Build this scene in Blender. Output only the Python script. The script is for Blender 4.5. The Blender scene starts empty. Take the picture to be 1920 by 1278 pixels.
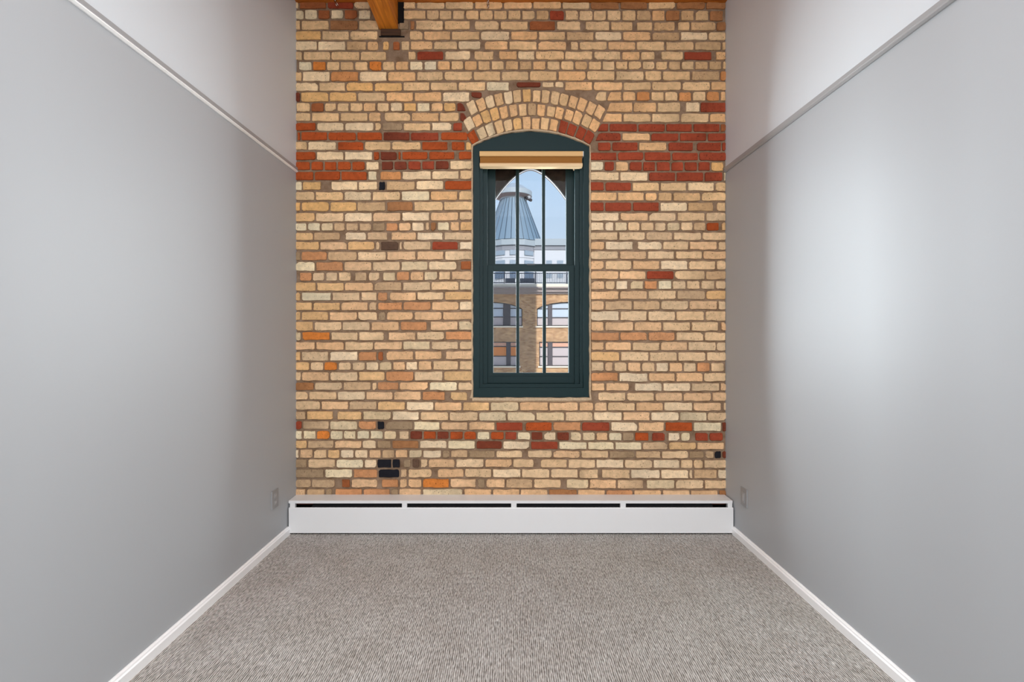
import bpy, bmesh, math, random
from mathutils import Vector

random.seed(7)
scene = bpy.context.scene
COL = scene.collection

# ------------------------------------------------------------------ camera
S = 0.0036            # metres per photo pixel on the brick wall plane (y = 0)
D = 3.3               # camera to brick wall
F = D / S             # focal length in pixels of the 1920 px wide frame
VX, VY = 956.0, 626.0 # vanishing point
ZC = 361 * S          # camera height above the carpet


def P(px, py, Y=0.0):
    d = D + Y
    return Vector(((px - VX) * d / F, Y, ZC - (py - VY) * d / F))


cam = bpy.data.cameras.new('camera')
cam.sensor_width = 36.0
cam.lens = 36.0 * F / 1920.0
cam.shift_x = (960 - VX) / 1920.0
cam.shift_y = -(639 - VY) / 1920.0
cam.clip_end = 500
cam_o = bpy.data.objects.new('camera', cam)
cam_o.location = (0, -D, ZC)
cam_o.rotation_euler = (math.pi / 2, 0, 0)
COL.objects.link(cam_o)
scene.camera = cam_o

# ------------------------------------------------------------------ world
world = bpy.data.worlds.new('world')
scene.world = world
world.use_nodes = True
wn, wl = world.node_tree.nodes, world.node_tree.links
wn.clear()
wo = wn.new('ShaderNodeOutputWorld')
bg = wn.new('ShaderNodeBackground')
tc = wn.new('ShaderNodeTexCoord')
sx = wn.new('ShaderNodeSeparateXYZ')
rp = wn.new('ShaderNodeValToRGB')
wl.new(tc.outputs['Generated'], sx.inputs[0])
wl.new(sx.outputs['Z'], rp.inputs[0])
e = rp.color_ramp.elements
e[0].position = 0.0
e[0].color = (0.79, 0.87, 0.98, 1)
e[1].position = 0.75
e[1].color = (0.16, 0.36, 0.80, 1)
m_ = e.new(0.30)
m_.color = (0.52, 0.70, 0.95, 1)
wl.new(rp.outputs[0], bg.inputs[0])
bg.inputs[1].default_value = 0.95
wl.new(bg.outputs[0], wo.inputs[0])

# ------------------------------------------------------------------ sun and large lamps


def aim(o, direction):
    o.rotation_euler = Vector(direction).to_track_quat('-Z', 'Y').to_euler()


SUN_DIR = Vector((-0.2, 1.0, -0.6))
sun = bpy.data.lights.new('sun', 'SUN')
sun.energy = 4.2
sun.color = (0.97, 0.96, 0.95)
sun.angle = 0.005
sun_o = bpy.data.objects.new('sun', sun)
aim(sun_o, SUN_DIR)
sun_o.location = (6, -10, 20)
COL.objects.link(sun_o)


def area(name, loc, direction, sx_, sy_, power, color):
    l = bpy.data.lights.new(name, 'AREA')
    l.shape = 'RECTANGLE'
    l.size, l.size_y = sx_, sy_
    l.energy = power
    l.color = color
    o = bpy.data.objects.new(name, l)
    o.location = loc
    aim(o, direction)
    COL.objects.link(o)
    return o


# assumed daylight from the room's far end behind the camera, an unseen area lamp
area('daylight_behind', (0.1, -6.9, 1.75), (0, 1, -0.02), 2.5, 2.8, 125, (0.92, 0.965, 1.0))
# unseen fill light under the ceiling, added to brighten side walls and floor
area('ceiling_lamps', (0.0, -3.7, 3.42), (0, 0.05, -1), 2.3, 2.6, 125, (0.92, 0.965, 1.0))
# added unseen lamps outside the arched window to boost light on the side walls
area('window_light_west', (-1.4, 1.3, 1.75), (1.40, -1.15, -0.12), 1.5, 2.4, 590, (0.89, 0.945, 1.0))
area('window_light_east', (1.70, 1.35, 1.75), (-1.45, -1.25, -0.12), 1.6, 2.4, 370, (0.93, 0.965, 1.0))

scene.view_settings.view_transform = 'Standard'
scene.view_settings.look = 'None'
scene.view_settings.gamma = 1.0
scene.view_settings.use_curve_mapping = False
scene.view_settings.exposure = 0.0

# ------------------------------------------------------------------ materials


def lin(c):
    c = c / 255.0
    return c / 12.92 if c <= 0.04045 else ((c + 0.055) / 1.055) ** 2.4


def srgb(r, g, b, k=1.0):
    return (min(1, lin(r) * k), min(1, lin(g) * k), min(1, lin(b) * k), 1.0)


def mat(name, color, rough=0.6, spec=0.5, metal=0.0):
    m = bpy.data.materials.new(name)
    m.use_nodes = True
    b = m.node_tree.nodes['Principled BSDF']
    b.inputs['Base Color'].default_value = color
    b.inputs['Roughness'].default_value = rough
    b.inputs['Specular IOR Level'].default_value = spec
    b.inputs['Metallic'].default_value = metal
    return m


def nodes(m):
    return m.node_tree.nodes, m.node_tree.links, m.node_tree.nodes['Principled BSDF']


def noise_bump(m, scale, strength, dist=0.002, detail=4, vary=0.0):
    n, l, b = nodes(m)
    g = n.new('ShaderNodeNewGeometry')
    t = n.new('ShaderNodeTexNoise')
    t.inputs['Scale'].default_value = scale
    t.inputs['Detail'].default_value = detail
    l.new(g.outputs['Position'], t.inputs['Vector'])
    bp = n.new('ShaderNodeBump')
    bp.inputs['Strength'].default_value = strength
    bp.inputs['Distance'].default_value = dist
    l.new(t.outputs['Fac'], bp.inputs['Height'])
    l.new(bp.outputs[0], b.inputs['Normal'])
    if vary:
        c = b.inputs['Base Color'].default_value[:]
        r = n.new('ShaderNodeValToRGB')
        r.color_ramp.elements[0].position = 0.3
        r.color_ramp.elements[1].position = 0.7
        r.color_ramp.elements[0].color = tuple(x * (1 - vary) for x in c[:3]) + (1,)
        r.color_ramp.elements[1].color = tuple(min(1, x * (1 + vary)) for x in c[:3]) + (1,)
        l.new(t.outputs['Fac'], r.inputs[0])
        l.new(r.outputs[0], b.inputs['Base Color'])
    return m


M = {}
M['grey_paint'] = noise_bump(mat('grey_paint', srgb(175, 178, 181), 0.5, 0.35), 180, 0.06, 0.001)
M['white_paint'] = noise_bump(mat('white_paint', srgb(212, 217, 221), 0.55, 0.4), 180, 0.06, 0.001)
M['trim_white'] = mat('trim_white', srgb(250, 250, 250), 0.3)
M['trim_grey'] = mat('trim_grey', srgb(160, 160, 161), 0.4)
M['heater_white'] = noise_bump(mat('heater_white', srgb(226, 226, 226), 0.38, 0.5), 30, 0.03, 0.001)
M['dark_metal'] = mat('dark_metal', srgb(58, 58, 60), 0.5, 0.5, 0.6)
M['fin_metal'] = mat('fin_metal', srgb(110, 110, 112), 0.45, 0.5, 0.8)
M['black'] = mat('black', srgb(18, 16, 16), 0.8, 0.2)
M['copper'] = mat('copper', srgb(110, 60, 45), 0.5, 0.5, 0.3)
M['frame_green'] = noise_bump(mat('frame_green', srgb(20, 43, 45), 0.4, 0.14), 60, 0.04, 0.001)
M['plate_grey'] = mat('plate_grey', srgb(150, 150, 151), 0.35)
M['plate_light'] = mat('plate_light', srgb(196, 196, 196), 0.35)
M['blind_tan'] = mat('blind_tan', srgb(214, 170, 108), 0.5)
M['blind_brown'] = noise_bump(mat('blind_brown', srgb(150, 100, 45), 0.75, 0.2), 300, 0.1, 0.001, 3, 0.1)
M['blind_rail'] = mat('blind_rail', srgb(238, 205, 160), 0.25, 0.6)
M['steel'] = mat('steel', srgb(190, 180, 170), 0.22, 0.5, 1.0)
M['caulk'] = noise_bump(mat('caulk', srgb(190, 165, 135), 0.85, 0.2), 90, 0.4, 0.003, 4, 0.15)
M['outer_dark'] = noise_bump(mat('outer_dark', srgb(40, 29, 23), 0.85, 0.15), 40, 0.5, 0.004, 5, 0.4)  # deep shade of the outer leaf put into its dark colour
M['outer_edge'] = mat('outer_edge', srgb(84, 84, 88), 0.6)
M['lead'] = mat('lead', srgb(60, 64, 66), 0.5)


def wood(name, c0, c1, axis='Y', rough=0.45):
    m = mat(name, c0, rough, 0.4)
    n, l, b = nodes(m)
    g = n.new('ShaderNodeNewGeometry')
    mp = n.new('ShaderNodeMapping')
    sc_ = {'X': (1.2, 30, 30), 'Y': (30, 1.2, 30), 'Z': (30, 30, 1.2)}[axis]
    mp.inputs['Scale'].default_value = sc_
    l.new(g.outputs['Position'], mp.inputs[0])
    t = n.new('ShaderNodeTexNoise')
    t.inputs['Scale'].default_value = 2.2
    t.inputs['Detail'].default_value = 6
    t.inputs['Distortion'].default_value = 0.6
    l.new(mp.outputs[0], t.inputs['Vector'])
    r = n.new('ShaderNodeValToRGB')
    r.color_ramp.elements[0].position = 0.32
    r.color_ramp.elements[1].position = 0.66
    r.color_ramp.elements[0].color = c1
    r.color_ramp.elements[1].color = c0
    l.new(t.outputs['Fac'], r.inputs[0])
    l.new(r.outputs[0], b.inputs['Base Color'])
    bp = n.new('ShaderNodeBump')
    bp.inputs['Strength'].default_value = 0.35
    bp.inputs['Distance'].default_value = 0.002
    l.new(t.outputs['Fac'], bp.inputs['Height'])
    l.new(bp.outputs[0], b.inputs['Normal'])
    return m


M['honey_wood'] = wood('honey_wood', srgb(232, 146, 48), srgb(176, 96, 24), 'Y')
M['honey_wood_x'] = wood('honey_wood_x', srgb(200, 118, 40), srgb(140, 72, 18), 'X')
M['charred_wood'] = wood('charred_wood', srgb(92, 60, 36), srgb(30, 22, 18), 'X', 0.8)  # dark tones carry the shade of the open beam pocket

BK = 1.16   # perceived brick colour to albedo


def brick_material():
    m = mat('brick', (0.5, 0.4, 0.3, 1), 0.88, 0.2)
    n, l, b = nodes(m)
    at = n.new('ShaderNodeAttribute')
    at.attribute_name = 'Col'
    g = n.new('ShaderNodeNewGeometry')
    t1 = n.new('ShaderNodeTexNoise')
    t1.inputs['Scale'].default_value = 32
    t1.inputs['Detail'].default_value = 5
    t2 = n.new('ShaderNodeTexNoise')
    t2.inputs['Scale'].default_value = 260
    t2.inputs['Detail'].default_value = 3
    t3 = n.new('ShaderNodeTexNoise')
    t3.inputs['Scale'].default_value = 105
    t3.inputs['Detail'].default_value = 2
    for t in (t1, t2, t3):
        l.new(g.outputs['Position'], t.inputs['Vector'])
    m1 = n.new('ShaderNodeMapRange')
    m1.inputs[1].default_value = 0.25
    m1.inputs[2].default_value = 0.75
    m1.inputs[3].default_value = 0.80
    m1.inputs[4].default_value = 1.17
    l.new(t1.outputs['Fac'], m1.inputs[0])
    m2 = n.new('ShaderNodeMapRange')
    m2.inputs[1].default_value = 0.3
    m2.inputs[2].default_value = 0.7
    m2.inputs[3].default_value = 0.90
    m2.inputs[4].default_value = 1.08
    l.new(t2.outputs['Fac'], m2.inputs[0])
    pit = n.new('ShaderNodeMapRange')      # small dark pits in the clay
    pit.inputs[1].default_value = 0.30
    pit.inputs[2].default_value = 0.36
    pit.inputs[3].default_value = 0.38
    pit.inputs[4].default_value = 1.0
    l.new(t3.outputs['Fac'], pit.inputs[0])
    a = n.new('ShaderNodeMath')
    a.operation = 'MULTIPLY'
    l.new(m1.outputs[0], a.inputs[0])
    l.new(m2.outputs[0], a.inputs[1])
    a2 = n.new('ShaderNodeMath')
    a2.operation = 'MULTIPLY'
    l.new(a.outputs[0], a2.inputs[0])
    l.new(pit.outputs[0], a2.inputs[1])
    vm = n.new('ShaderNodeVectorMath')
    vm.operation = 'SCALE'
    l.new(at.outputs['Color'], vm.inputs[0])
    l.new(a2.outputs[0], vm.inputs['Scale'])
    l.new(vm.outputs[0], b.inputs['Base Color'])
    bp = n.new('ShaderNodeBump')
    bp.inputs['Strength'].default_value = 0.7
    bp.inputs['Distance'].default_value = 0.004
    l.new(a2.outputs[0], bp.inputs['Height'])
    l.new(bp.outputs[0], b.inputs['Normal'])
    return m


M['brick'] = brick_material()


def mortar_material():
    m = mat('mortar', srgb(140, 116, 90, 1.0), 0.95, 0.1)
    n, l, b = nodes(m)
    g = n.new('ShaderNodeNewGeometry')
    t = n.new('ShaderNodeTexNoise')
    t.inputs['Scale'].default_value = 14
    t.inputs['Detail'].default_value = 7
    t.inputs['Roughness'].default_value = 0.7
    l.new(g.outputs['Position'], t.inputs['Vector'])
    r = n.new('ShaderNodeValToRGB')
    r.color_ramp.elements[0].position = 0.3
    r.color_ramp.elements[1].position = 0.72
    r.color_ramp.elements[0].color = srgb(112, 87, 65, 1.0)
    r.color_ramp.elements[1].color = srgb(158, 134, 112, 1.0)
    l.new(t.outputs['Fac'], r.inputs[0])
    l.new(r.outputs[0], b.inputs['Base Color'])
    t2 = n.new('ShaderNodeTexNoise')
    t2.inputs['Scale'].default_value = 150
    t2.inputs['Detail'].default_value = 5
    l.new(g.outputs['Position'], t2.inputs['Vector'])
    bp = n.new('ShaderNodeBump')
    bp.inputs['Strength'].default_value = 0.8
    bp.inputs['Distance'].default_value = 0.004
    l.new(t2.outputs['Fac'], bp.inputs['Height'])
    l.new(bp.outputs[0], b.inputs['Normal'])
    return m


M['mortar'] = mortar_material()


def carpet_material():
    m = mat('carpet', srgb(165, 155, 146), 0.95, 0.05)
    n, l, b = nodes(m)
    g = n.new('ShaderNodeNewGeometry')
    mp = n.new('ShaderNodeMapping')
    mp.inputs['Scale'].default_value = (1, 0.26, 1)
    l.new(g.outputs['Position'], mp.inputs[0])
    w = n.new('ShaderNodeTexWave')          # rows of loops running away from the viewer
    w.wave_type = 'BANDS'
    w.bands_direction = 'X'
    w.inputs['Scale'].default_value = 38.0
    w.inputs['Distortion'].default_value = 3.2
    w.inputs['Detail'].default_value = 2
    w.inputs['Detail Scale'].default_value = 1.6
    l.new(mp.outputs[0], w.inputs['Vector'])
    t = n.new('ShaderNodeTexNoise')
    t.inputs['Scale'].default_value = 170
    t.inputs['Detail'].default_value = 3
    l.new(mp.outputs[0], t.inputs['Vector'])
    v = n.new('ShaderNodeTexVoronoi')
    v.inputs['Scale'].default_value = 165
    l.new(mp.outputs[0], v.inputs['Vector'])
    tb = n.new('ShaderNodeTexNoise')
    tb.inputs['Scale'].default_value = 5
    tb.inputs['Detail'].default_value = 5
    l.new(g.outputs['Position'], tb.inputs['Vector'])
    ad = n.new('ShaderNodeMath')
    ad.operation = 'MULTIPLY_ADD'
    l.new(w.outputs['Fac'], ad.inputs[0])
    ad.inputs[1].default_value = 0.5
    l.new(t.outputs['Fac'], ad.inputs[2])
    sb = n.new('ShaderNodeMath')
    sb.operation = 'MULTIPLY_ADD'
    l.new(v.outputs['Distance'], sb.inputs[0])
    sb.inputs[1].default_value = -0.35
    l.new(ad.outputs[0], sb.inputs[2])
    r = n.new('ShaderNodeValToRGB')
    r.color_ramp.elements[0].position = 0.22
    r.color_ramp.elements[1].position = 0.92
    r.color_ramp.elements[0].color = srgb(120, 114, 108)
    r.color_ramp.elements[1].color = srgb(230, 227, 222)
    l.new(sb.outputs[0], r.inputs[0])
    mx = n.new('ShaderNodeMix')
    mx.data_type = 'RGBA'
    mx.blend_type = 'MULTIPLY'
    mx.inputs[0].default_value = 1.0
    r2 = n.new('ShaderNodeValToRGB')
    r2.color_ramp.elements[0].position = 0.35
    r2.color_ramp.elements[1].position = 0.65
    r2.color_ramp.elements[0].color = (0.90, 0.885, 0.87, 1)
    r2.color_ramp.elements[1].color = (1, 1, 1, 1)
    l.new(tb.outputs['Fac'], r2.inputs[0])
    l.new(r.outputs[0], mx.inputs[6])
    l.new(r2.outputs[0], mx.inputs[7])
    l.new(mx.outputs[2], b.inputs['Base Color'])
    bp = n.new('ShaderNodeBump')
    bp.inputs['Strength'].default_value = 0.9
    bp.inputs['Distance'].default_value = 0.005
    l.new(sb.outputs[0], bp.inputs['Height'])
    l.new(bp.outputs[0], b.inputs['Normal'])
    return m


M['carpet'] = carpet_material()


def pane_material():
    m = bpy.data.materials.new('window_glass')
    m.use_nodes = True
    n, l = m.node_tree.nodes, m.node_tree.links
    n.clear()
    o = n.new('ShaderNodeOutputMaterial')
    tr = n.new('ShaderNodeBsdfTransparent')
    tr.inputs[0].default_value = (0.97, 0.985, 0.98, 1)
    gl = n.new('ShaderNodeBsdfGlossy')
    gl.inputs['Roughness'].default_value = 0.02
    fr = n.new('ShaderNodeFresnel')
    fr.inputs['IOR'].default_value = 1.12
    mx = n.new('ShaderNodeMixShader')
    l.new(fr.outputs[0], mx.inputs[0])
    l.new(tr.outputs[0], mx.inputs[1])
    l.new(gl.outputs[0], mx.inputs[2])
    l.new(mx.outputs[0], o.inputs[0])
    return m


M['glass'] = pane_material()


def far_brick_material():
    m = mat('far_brick', srgb(176, 132, 96), 0.9, 0.15)
    n, l, b = nodes(m)
    g = n.new('ShaderNodeNewGeometry')
    sp = n.new('ShaderNodeSeparateXYZ')
    cb = n.new('ShaderNodeCombineXYZ')
    l.new(g.outputs['Position'], sp.inputs[0])
    l.new(sp.outputs['X'], cb.inputs['X'])
    l.new(sp.outputs['Z'], cb.inputs['Y'])
    br = n.new('ShaderNodeTexBrick')
    br.inputs['Scale'].default_value = 1.0
    br.inputs['Brick Width'].default_value = 0.25
    br.inputs['Row Height'].default_value = 0.085
    br.inputs['Mortar Size'].default_value = 0.008
    br.inputs['Color1'].default_value = srgb(198, 156, 112)
    br.inputs['Color2'].default_value = srgb(150, 106, 72)
    br.inputs['Mortar'].default_value = srgb(170, 150, 128)
    l.new(cb.outputs[0], br.inputs['Vector'])
    t = n.new('ShaderNodeTexNoise')
    t.inputs['Scale'].default_value = 1.3
    t.inputs['Detail'].default_value = 6
    l.new(g.outputs['Position'], t.inputs['Vector'])
    mr = n.new('ShaderNodeMapRange')
    mr.inputs[1].default_value = 0.3
    mr.inputs[2].default_value = 0.7
    mr.inputs[3].default_value = 0.85
    mr.inputs[4].default_value = 1.15
    l.new(t.outputs['Fac'], mr.inputs[0])
    vm = n.new('ShaderNodeVectorMath')
    vm.operation = 'SCALE'
    l.new(br.outputs['Color'], vm.inputs[0])
    l.new(mr.outputs[0], vm.inputs['Scale'])
    l.new(vm.outputs[0], b.inputs['Base Color'])
    return m


M['far_brick'] = far_brick_material()
M['far_stone'] = mat('far_stone', srgb(225, 212, 190), 0.8)
M['cornice'] = mat('cornice', srgb(140, 125, 120), 0.7)
M['far_frame'] = mat('far_frame', srgb(52, 46, 50), 0.5)
M['far_mullion'] = mat('far_mullion', srgb(70, 62, 66), 0.6)
M['curtain'] = mat('curtain', srgb(182, 168, 166), 0.8)
M['pane_blue'] = mat('pane_blue', srgb(182, 190, 200), 0.15)  # sky reflection put into the pane colour
M['pane_orange'] = mat('pane_orange', srgb(214, 128, 62), 0.5)  # lit room behind the glass put into the pane colour
M['pane_pink'] = mat('pane_pink', srgb(204, 152, 128), 0.5)
M['rail_dark'] = mat('rail_dark', srgb(44, 52, 66), 0.5)
M['far_white'] = mat('far_white', srgb(184, 184, 188), 0.7)
M['far_fascia'] = mat('far_fascia', srgb(150, 157, 162), 0.6)
M['far_grey'] = mat('far_grey', srgb(126, 126, 132), 0.7)
M['far_glass'] = mat('far_glass', srgb(132, 144, 156), 0.3)
M['far_glass_dark'] = mat('far_glass_dark', srgb(84, 100, 120), 0.3)
M['roof_metal'] = mat('roof_metal', srgb(112, 130, 144), 0.5)
M['roof_seam'] = mat('roof_seam', srgb(66, 80, 92), 0.5)
M['cap_under'] = mat('cap_under', srgb(120, 100, 96), 0.7)

# ------------------------------------------------------------------ helpers


def link_mesh(name, bm, m, parent=None, loc=None, smooth=False):
    me = bpy.data.meshes.new(name)
    bmesh.ops.recalc_face_normals(bm, faces=bm.faces)
    if loc is not None:
        bmesh.ops.translate(bm, verts=bm.verts, vec=-Vector(loc))
    bm.to_mesh(me)
    bm.free()
    ms = m if isinstance(m, (list, tuple)) else [m]
    for k in ms:
        me.materials.append(k)
    if smooth:
        for p in me.polygons:
            p.use_smooth = True
    o = bpy.data.objects.new(name, me)
    if loc is not None:
        o.location = loc
    COL.objects.link(o)
    if parent is not None:
        o.parent = parent
        if parent.location.length > 0:
            o.location = Vector(o.location) - Vector(parent.location)
    return o


def empty(name, loc=(0, 0, 0)):
    o = bpy.data.objects.new(name, None)
    o.empty_display_size = 0.1
    o.location = loc
    COL.objects.link(o)
    return o


def tag(o, label=None, cat=None, group=None, kind=None):
    if label:
        o['label'] = label
    if cat:
        o['category'] = cat
    if group:
        o['group'] = group
    if kind:
        o['kind'] = kind
    return o


def add_box(bm, x0, x1, y0, y1, z0, z1, mi=0):
    v = [bm.verts.new(c) for c in ((x0, y0, z0), (x1, y0, z0), (x1, y1, z0), (x0, y1, z0),
                                   (x0, y0, z1), (x1, y0, z1), (x1, y1, z1), (x0, y1, z1))]
    fs = []
    for f in ((0, 1, 5, 4), (1, 2, 6, 5), (2, 3, 7, 6), (3, 0, 4, 7), (4, 5, 6, 7), (3, 2, 1, 0)):
        fc = bm.faces.new([v[i] for i in f])
        fc.material_index = mi
        fs.append(fc)
    return v, fs


def boxm(x0, x1, y0, y1, z0, z1, bev=0.0):
    bm = bmesh.new()
    add_box(bm, x0, x1, y0, y1, z0, z1)
    if bev:
        bmesh.ops.bevel(bm, geom=bm.edges[:], offset=bev, segments=2, affect='EDGES', profile=0.6)
    return bm


def pbox(bm, px0, px1, py0, py1, Y0, Y1, mi=0):
    a, c = P(px0, py1, Y0), P(px1, py0, Y0)
    return add_box(bm, a.x, c.x, Y0, Y1, a.z, c.z, mi)


def pboxm(px0, px1, py0, py1, Y0, Y1, bev=0.0):
    bm = bmesh.new()
    pbox(bm, px0, px1, py0, py1, Y0, Y1)
    if bev:
        bmesh.ops.bevel(bm, geom=bm.edges[:], offset=bev, segments=2, affect='EDGES', profile=0.6)
    return bm


def prism_x(profile, x0, x1):
    """profile: list of (y, z) swept along x."""
    bm = bmesh.new()
    a = [bm.verts.new((x0, y, z)) for y, z in profile]
    b = [bm.verts.new((x1, y, z)) for y, z in profile]
    n = len(profile)
    for i in range(n):
        j = (i + 1) % n
        bm.faces.new((a[i], a[j], b[j], b[i]))
    bm.faces.new(a)
    bm.faces.new(list(reversed(b)))
    return bm


def prism_y(profile, y0, y1):
    """profile: list of (x, z) swept along y."""
    bm = bmesh.new()
    a = [bm.verts.new((x, y0, z)) for x, z in profile]
    b = [bm.verts.new((x, y1, z)) for x, z in profile]
    n = len(profile)
    for i in range(n):
        j = (i + 1) % n
        bm.faces.new((a[i], a[j], b[j], b[i]))
    bm.faces.new(a)
    bm.faces.new(list(reversed(b)))
    return bm


def add_tube(bm, pts, r, n=8):
    rings = []
    for i, p in enumerate(pts):
        p = Vector(p)
        t = (Vector(pts[min(i + 1, len(pts) - 1)]) - Vector(pts[max(i - 1, 0)])).normalized()
        u = t.cross(Vector((0, 0, 1)))
        if u.length < 1e-3:
            u = t.cross(Vector((1, 0, 0)))
        u.normalize()
        w = t.cross(u)
        rings.append([bm.verts.new(p + (u * math.cos(k * 2 * math.pi / n) + w * math.sin(k * 2 * math.pi / n)) * r) for k in range(n)])
    for a, b in zip(rings, rings[1:]):
        for k in range(n):
            bm.faces.new((a[k], a[(k + 1) % n], b[(k + 1) % n], b[k]))
    bm.faces.new(rings[0])
    bm.faces.new(list(reversed(rings[-1])))


def lathe(profile, cx, cy, n=48):
    """profile: list of (radius, z)."""
    bm = bmesh.new()
    rings = []
    for r, z in profile:
        rings.append([bm.verts.new((cx + r * math.cos(2 * math.pi * k / n), cy + r * math.sin(2 * math.pi * k / n), z)) for k in range(n)])
    for a, b in zip(rings, rings[1:]):
        for k in range(n):
            bm.faces.new((a[k], a[(k + 1) % n], b[(k + 1) % n], b[k]))
    bm.faces.new(rings[0])
    bm.faces.new(list(reversed(rings[-1])))
    return bm


XL, XR = -401 * S, 405 * S        # room faces of the side walls
ZCEIL = ZC + 622 * S
YB = -7.2                         # far end of the room, behind the camera
ZTRIM = ZC + 305.5 * S            # two-tone line on the side walls

# ------------------------------------------------------------------ room shell
fl = tag(link_mesh('floor', boxm(XL - 0.2, XR + 0.2, YB - 0.2, 0.0065, -0.05, 0.0), M['carpet']),
         'beige grey ribbed loop carpet covering the whole floor', None, None, 'structure')
tag(link_mesh('ceiling', boxm(XL - 0.2, XR + 0.2, YB - 0.2, 0.35, ZCEIL, ZCEIL + 0.1), M['honey_wood_x']),
    'honey stained wooden ceiling deck along the top of the brick wall', None, None, 'structure')
for side, x0, x1 in (('left', XL - 0.12, XL), ('right', XR, XR + 0.12)):
    bm = bmesh.new()
    add_box(bm, x0, x1, YB, 0.35, 0.0, ZTRIM, 0)
    add_box(bm, x0, x1, YB, 0.35, ZTRIM, ZCEIL, 1)
    tag(link_mesh('wall_' + side, bm, [M['grey_paint'], M['white_paint']]),
        'smooth painted %s side wall, grey below the rail and white above' % side, None, None, 'structure')
tag(link_mesh('wall_front', boxm(XL - 0.12, XR + 0.12, YB - 0.12, YB, 0, ZCEIL), M['white_paint']),
    'white painted end wall facing the brick wall', None, None, 'structure')
# added unseen block, standing in for upper storeys, that shadows the far facade
tag(link_mesh('wall_upper', boxm(-14, 9.25, -9.5, 0.4, ZCEIL + 0.12, 30.5), M['far_brick']),
    'brick storeys of the same building above the room', None, None, 'structure')

# rails between grey and white paint, baseboards
for side, xw, sg, lip in (('left', XL, 1, M['trim_white']), ('right', XR, -1, M['trim_grey'])):
    t = empty('trim_1' if side == 'left' else 'trim_2', (xw, -2.6, ZTRIM))
    tag(t, 'slim painted rail dividing grey and white on the %s wall' % side, None, None, 'structure')
    prof = [(xw - sg * 0.002, ZTRIM), (xw + sg * 0.010, ZTRIM + 0.001), (xw + sg * 0.012, ZTRIM + 0.004), (xw + sg * 0.012, ZTRIM + 0.022), (xw - sg * 0.002, ZTRIM + 0.023)]
    link_mesh('band', prism_y(prof, YB, 0.004), M['trim_grey'], t, (xw, -2.6, ZTRIM))
    prof = [(xw - sg * 0.002, ZTRIM - 0.010), (xw + sg * 0.006, ZTRIM - 0.010), (xw + sg * 0.013, ZTRIM - 0.004), (xw + sg * 0.013, ZTRIM + 0.001), (xw - sg * 0.002, ZTRIM + 0.001)]
    tag(link_mesh('bead', prism_y(prof, YB, 0.004), lip, t, (xw, -2.6, ZTRIM)), 'white lower bead' if side == 'left' else None)
    prof = [(xw - sg * 0.002, 0.0), (xw + sg * 0.017, 0.0), (xw + sg * 0.017, 0.036), (xw + sg * 0.0125, 0.0415), (xw + sg * 0.011, 0.047), (xw + sg * 0.006, 0.051), (xw - sg * 0.002, 0.051)]
    tag(link_mesh('baseboard_' + side, prism_y(prof, YB, -0.125), M['trim_white']),
        'low white baseboard along the %s wall' % side, None, None, 'structure')

# ------------------------------------------------------------------ brick wall: mortar bed with the window opening
ARC_CX, ARC_CY = 995.3, 467.9     # centre of the segmental arch, photo pixels
OX0, OX1, OYB = 885.5, 1106.3, 747.0


def arch_y(px, R):
    return ARC_CY - math.sqrt(max(R * R - (px - ARC_CX) ** 2, 0))


def arch_pts(x0, x1, R, n=24):
    return [(x0 + (x1 - x0) * i / n, arch_y(x0 + (x1 - x0) * i / n, R)) for i in range(n + 1)]


def wall_with_arch(px0, px1, pyt, pyb, ox0, ox1, oyb, top, Yref, Y0, Y1):
    """A wall slab between depths Y0 and Y1 with an arched hole; outline given in photo pixels at depth Yref."""
    bm = bmesh.new()

    def q(px, py, y):
        p = P(px, py, Yref)
        return (p.x, y, p.z)
    cols = [px0] + [p[0] for p in top] + [px1]
    for y in (Y0, Y1):
        def quad(pts):
            bm.faces.new([bm.verts.new(q(a, b, y)) for a, b in pts])
        quad([(px0, pyt), (ox0, pyt), (ox0, pyb), (px0, pyb)])
        quad([(ox1, pyt), (px1, pyt), (px1, pyb), (ox1, pyb)])
        quad([(ox0, oyb), (ox1, oyb), (ox1, pyb), (ox0, pyb)])
        for a, b in zip(top, top[1:]):
            quad([(a[0], pyt), (b[0], pyt), b, a])
    loop = [(ox0, oyb)] + list(top) + [(ox1, oyb)]
    for a, b in zip(loop, loop[1:] + loop[:1]):
        bm.faces.new([bm.verts.new(q(a[0], a[1], Y0)), bm.verts.new(q(b[0], b[1], Y0)), bm.verts.new(q(b[0], b[1], Y1)), bm.verts.new(q(a[0], a[1], Y1))])
    bmesh.ops.remove_doubles(bm, verts=bm.verts, dist=1e-5)
    return bm


top = arch_pts(OX0, OX1, 224.5)
wb = tag(link_mesh('wall_back', wall_with_arch(550, 1366, 2, 990, OX0, OX1, OYB, top, 0.0, 0.009, 0.19), M['mortar']),
         'exposed wall of old cream, orange and red bricks around the arched window', None, None, 'structure')


def gothic(px):
    return 317 + 56 * (abs(px - 995) / 66.0) ** 1.7


otop = [(923 + 144 * i / 32.0, gothic(923 + 144 * i / 32.0)) for i in range(33)]
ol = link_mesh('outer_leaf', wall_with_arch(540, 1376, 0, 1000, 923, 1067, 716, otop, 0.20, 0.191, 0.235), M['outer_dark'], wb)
ol['label'] = 'dark outer masonry with a pointed opening'
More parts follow.
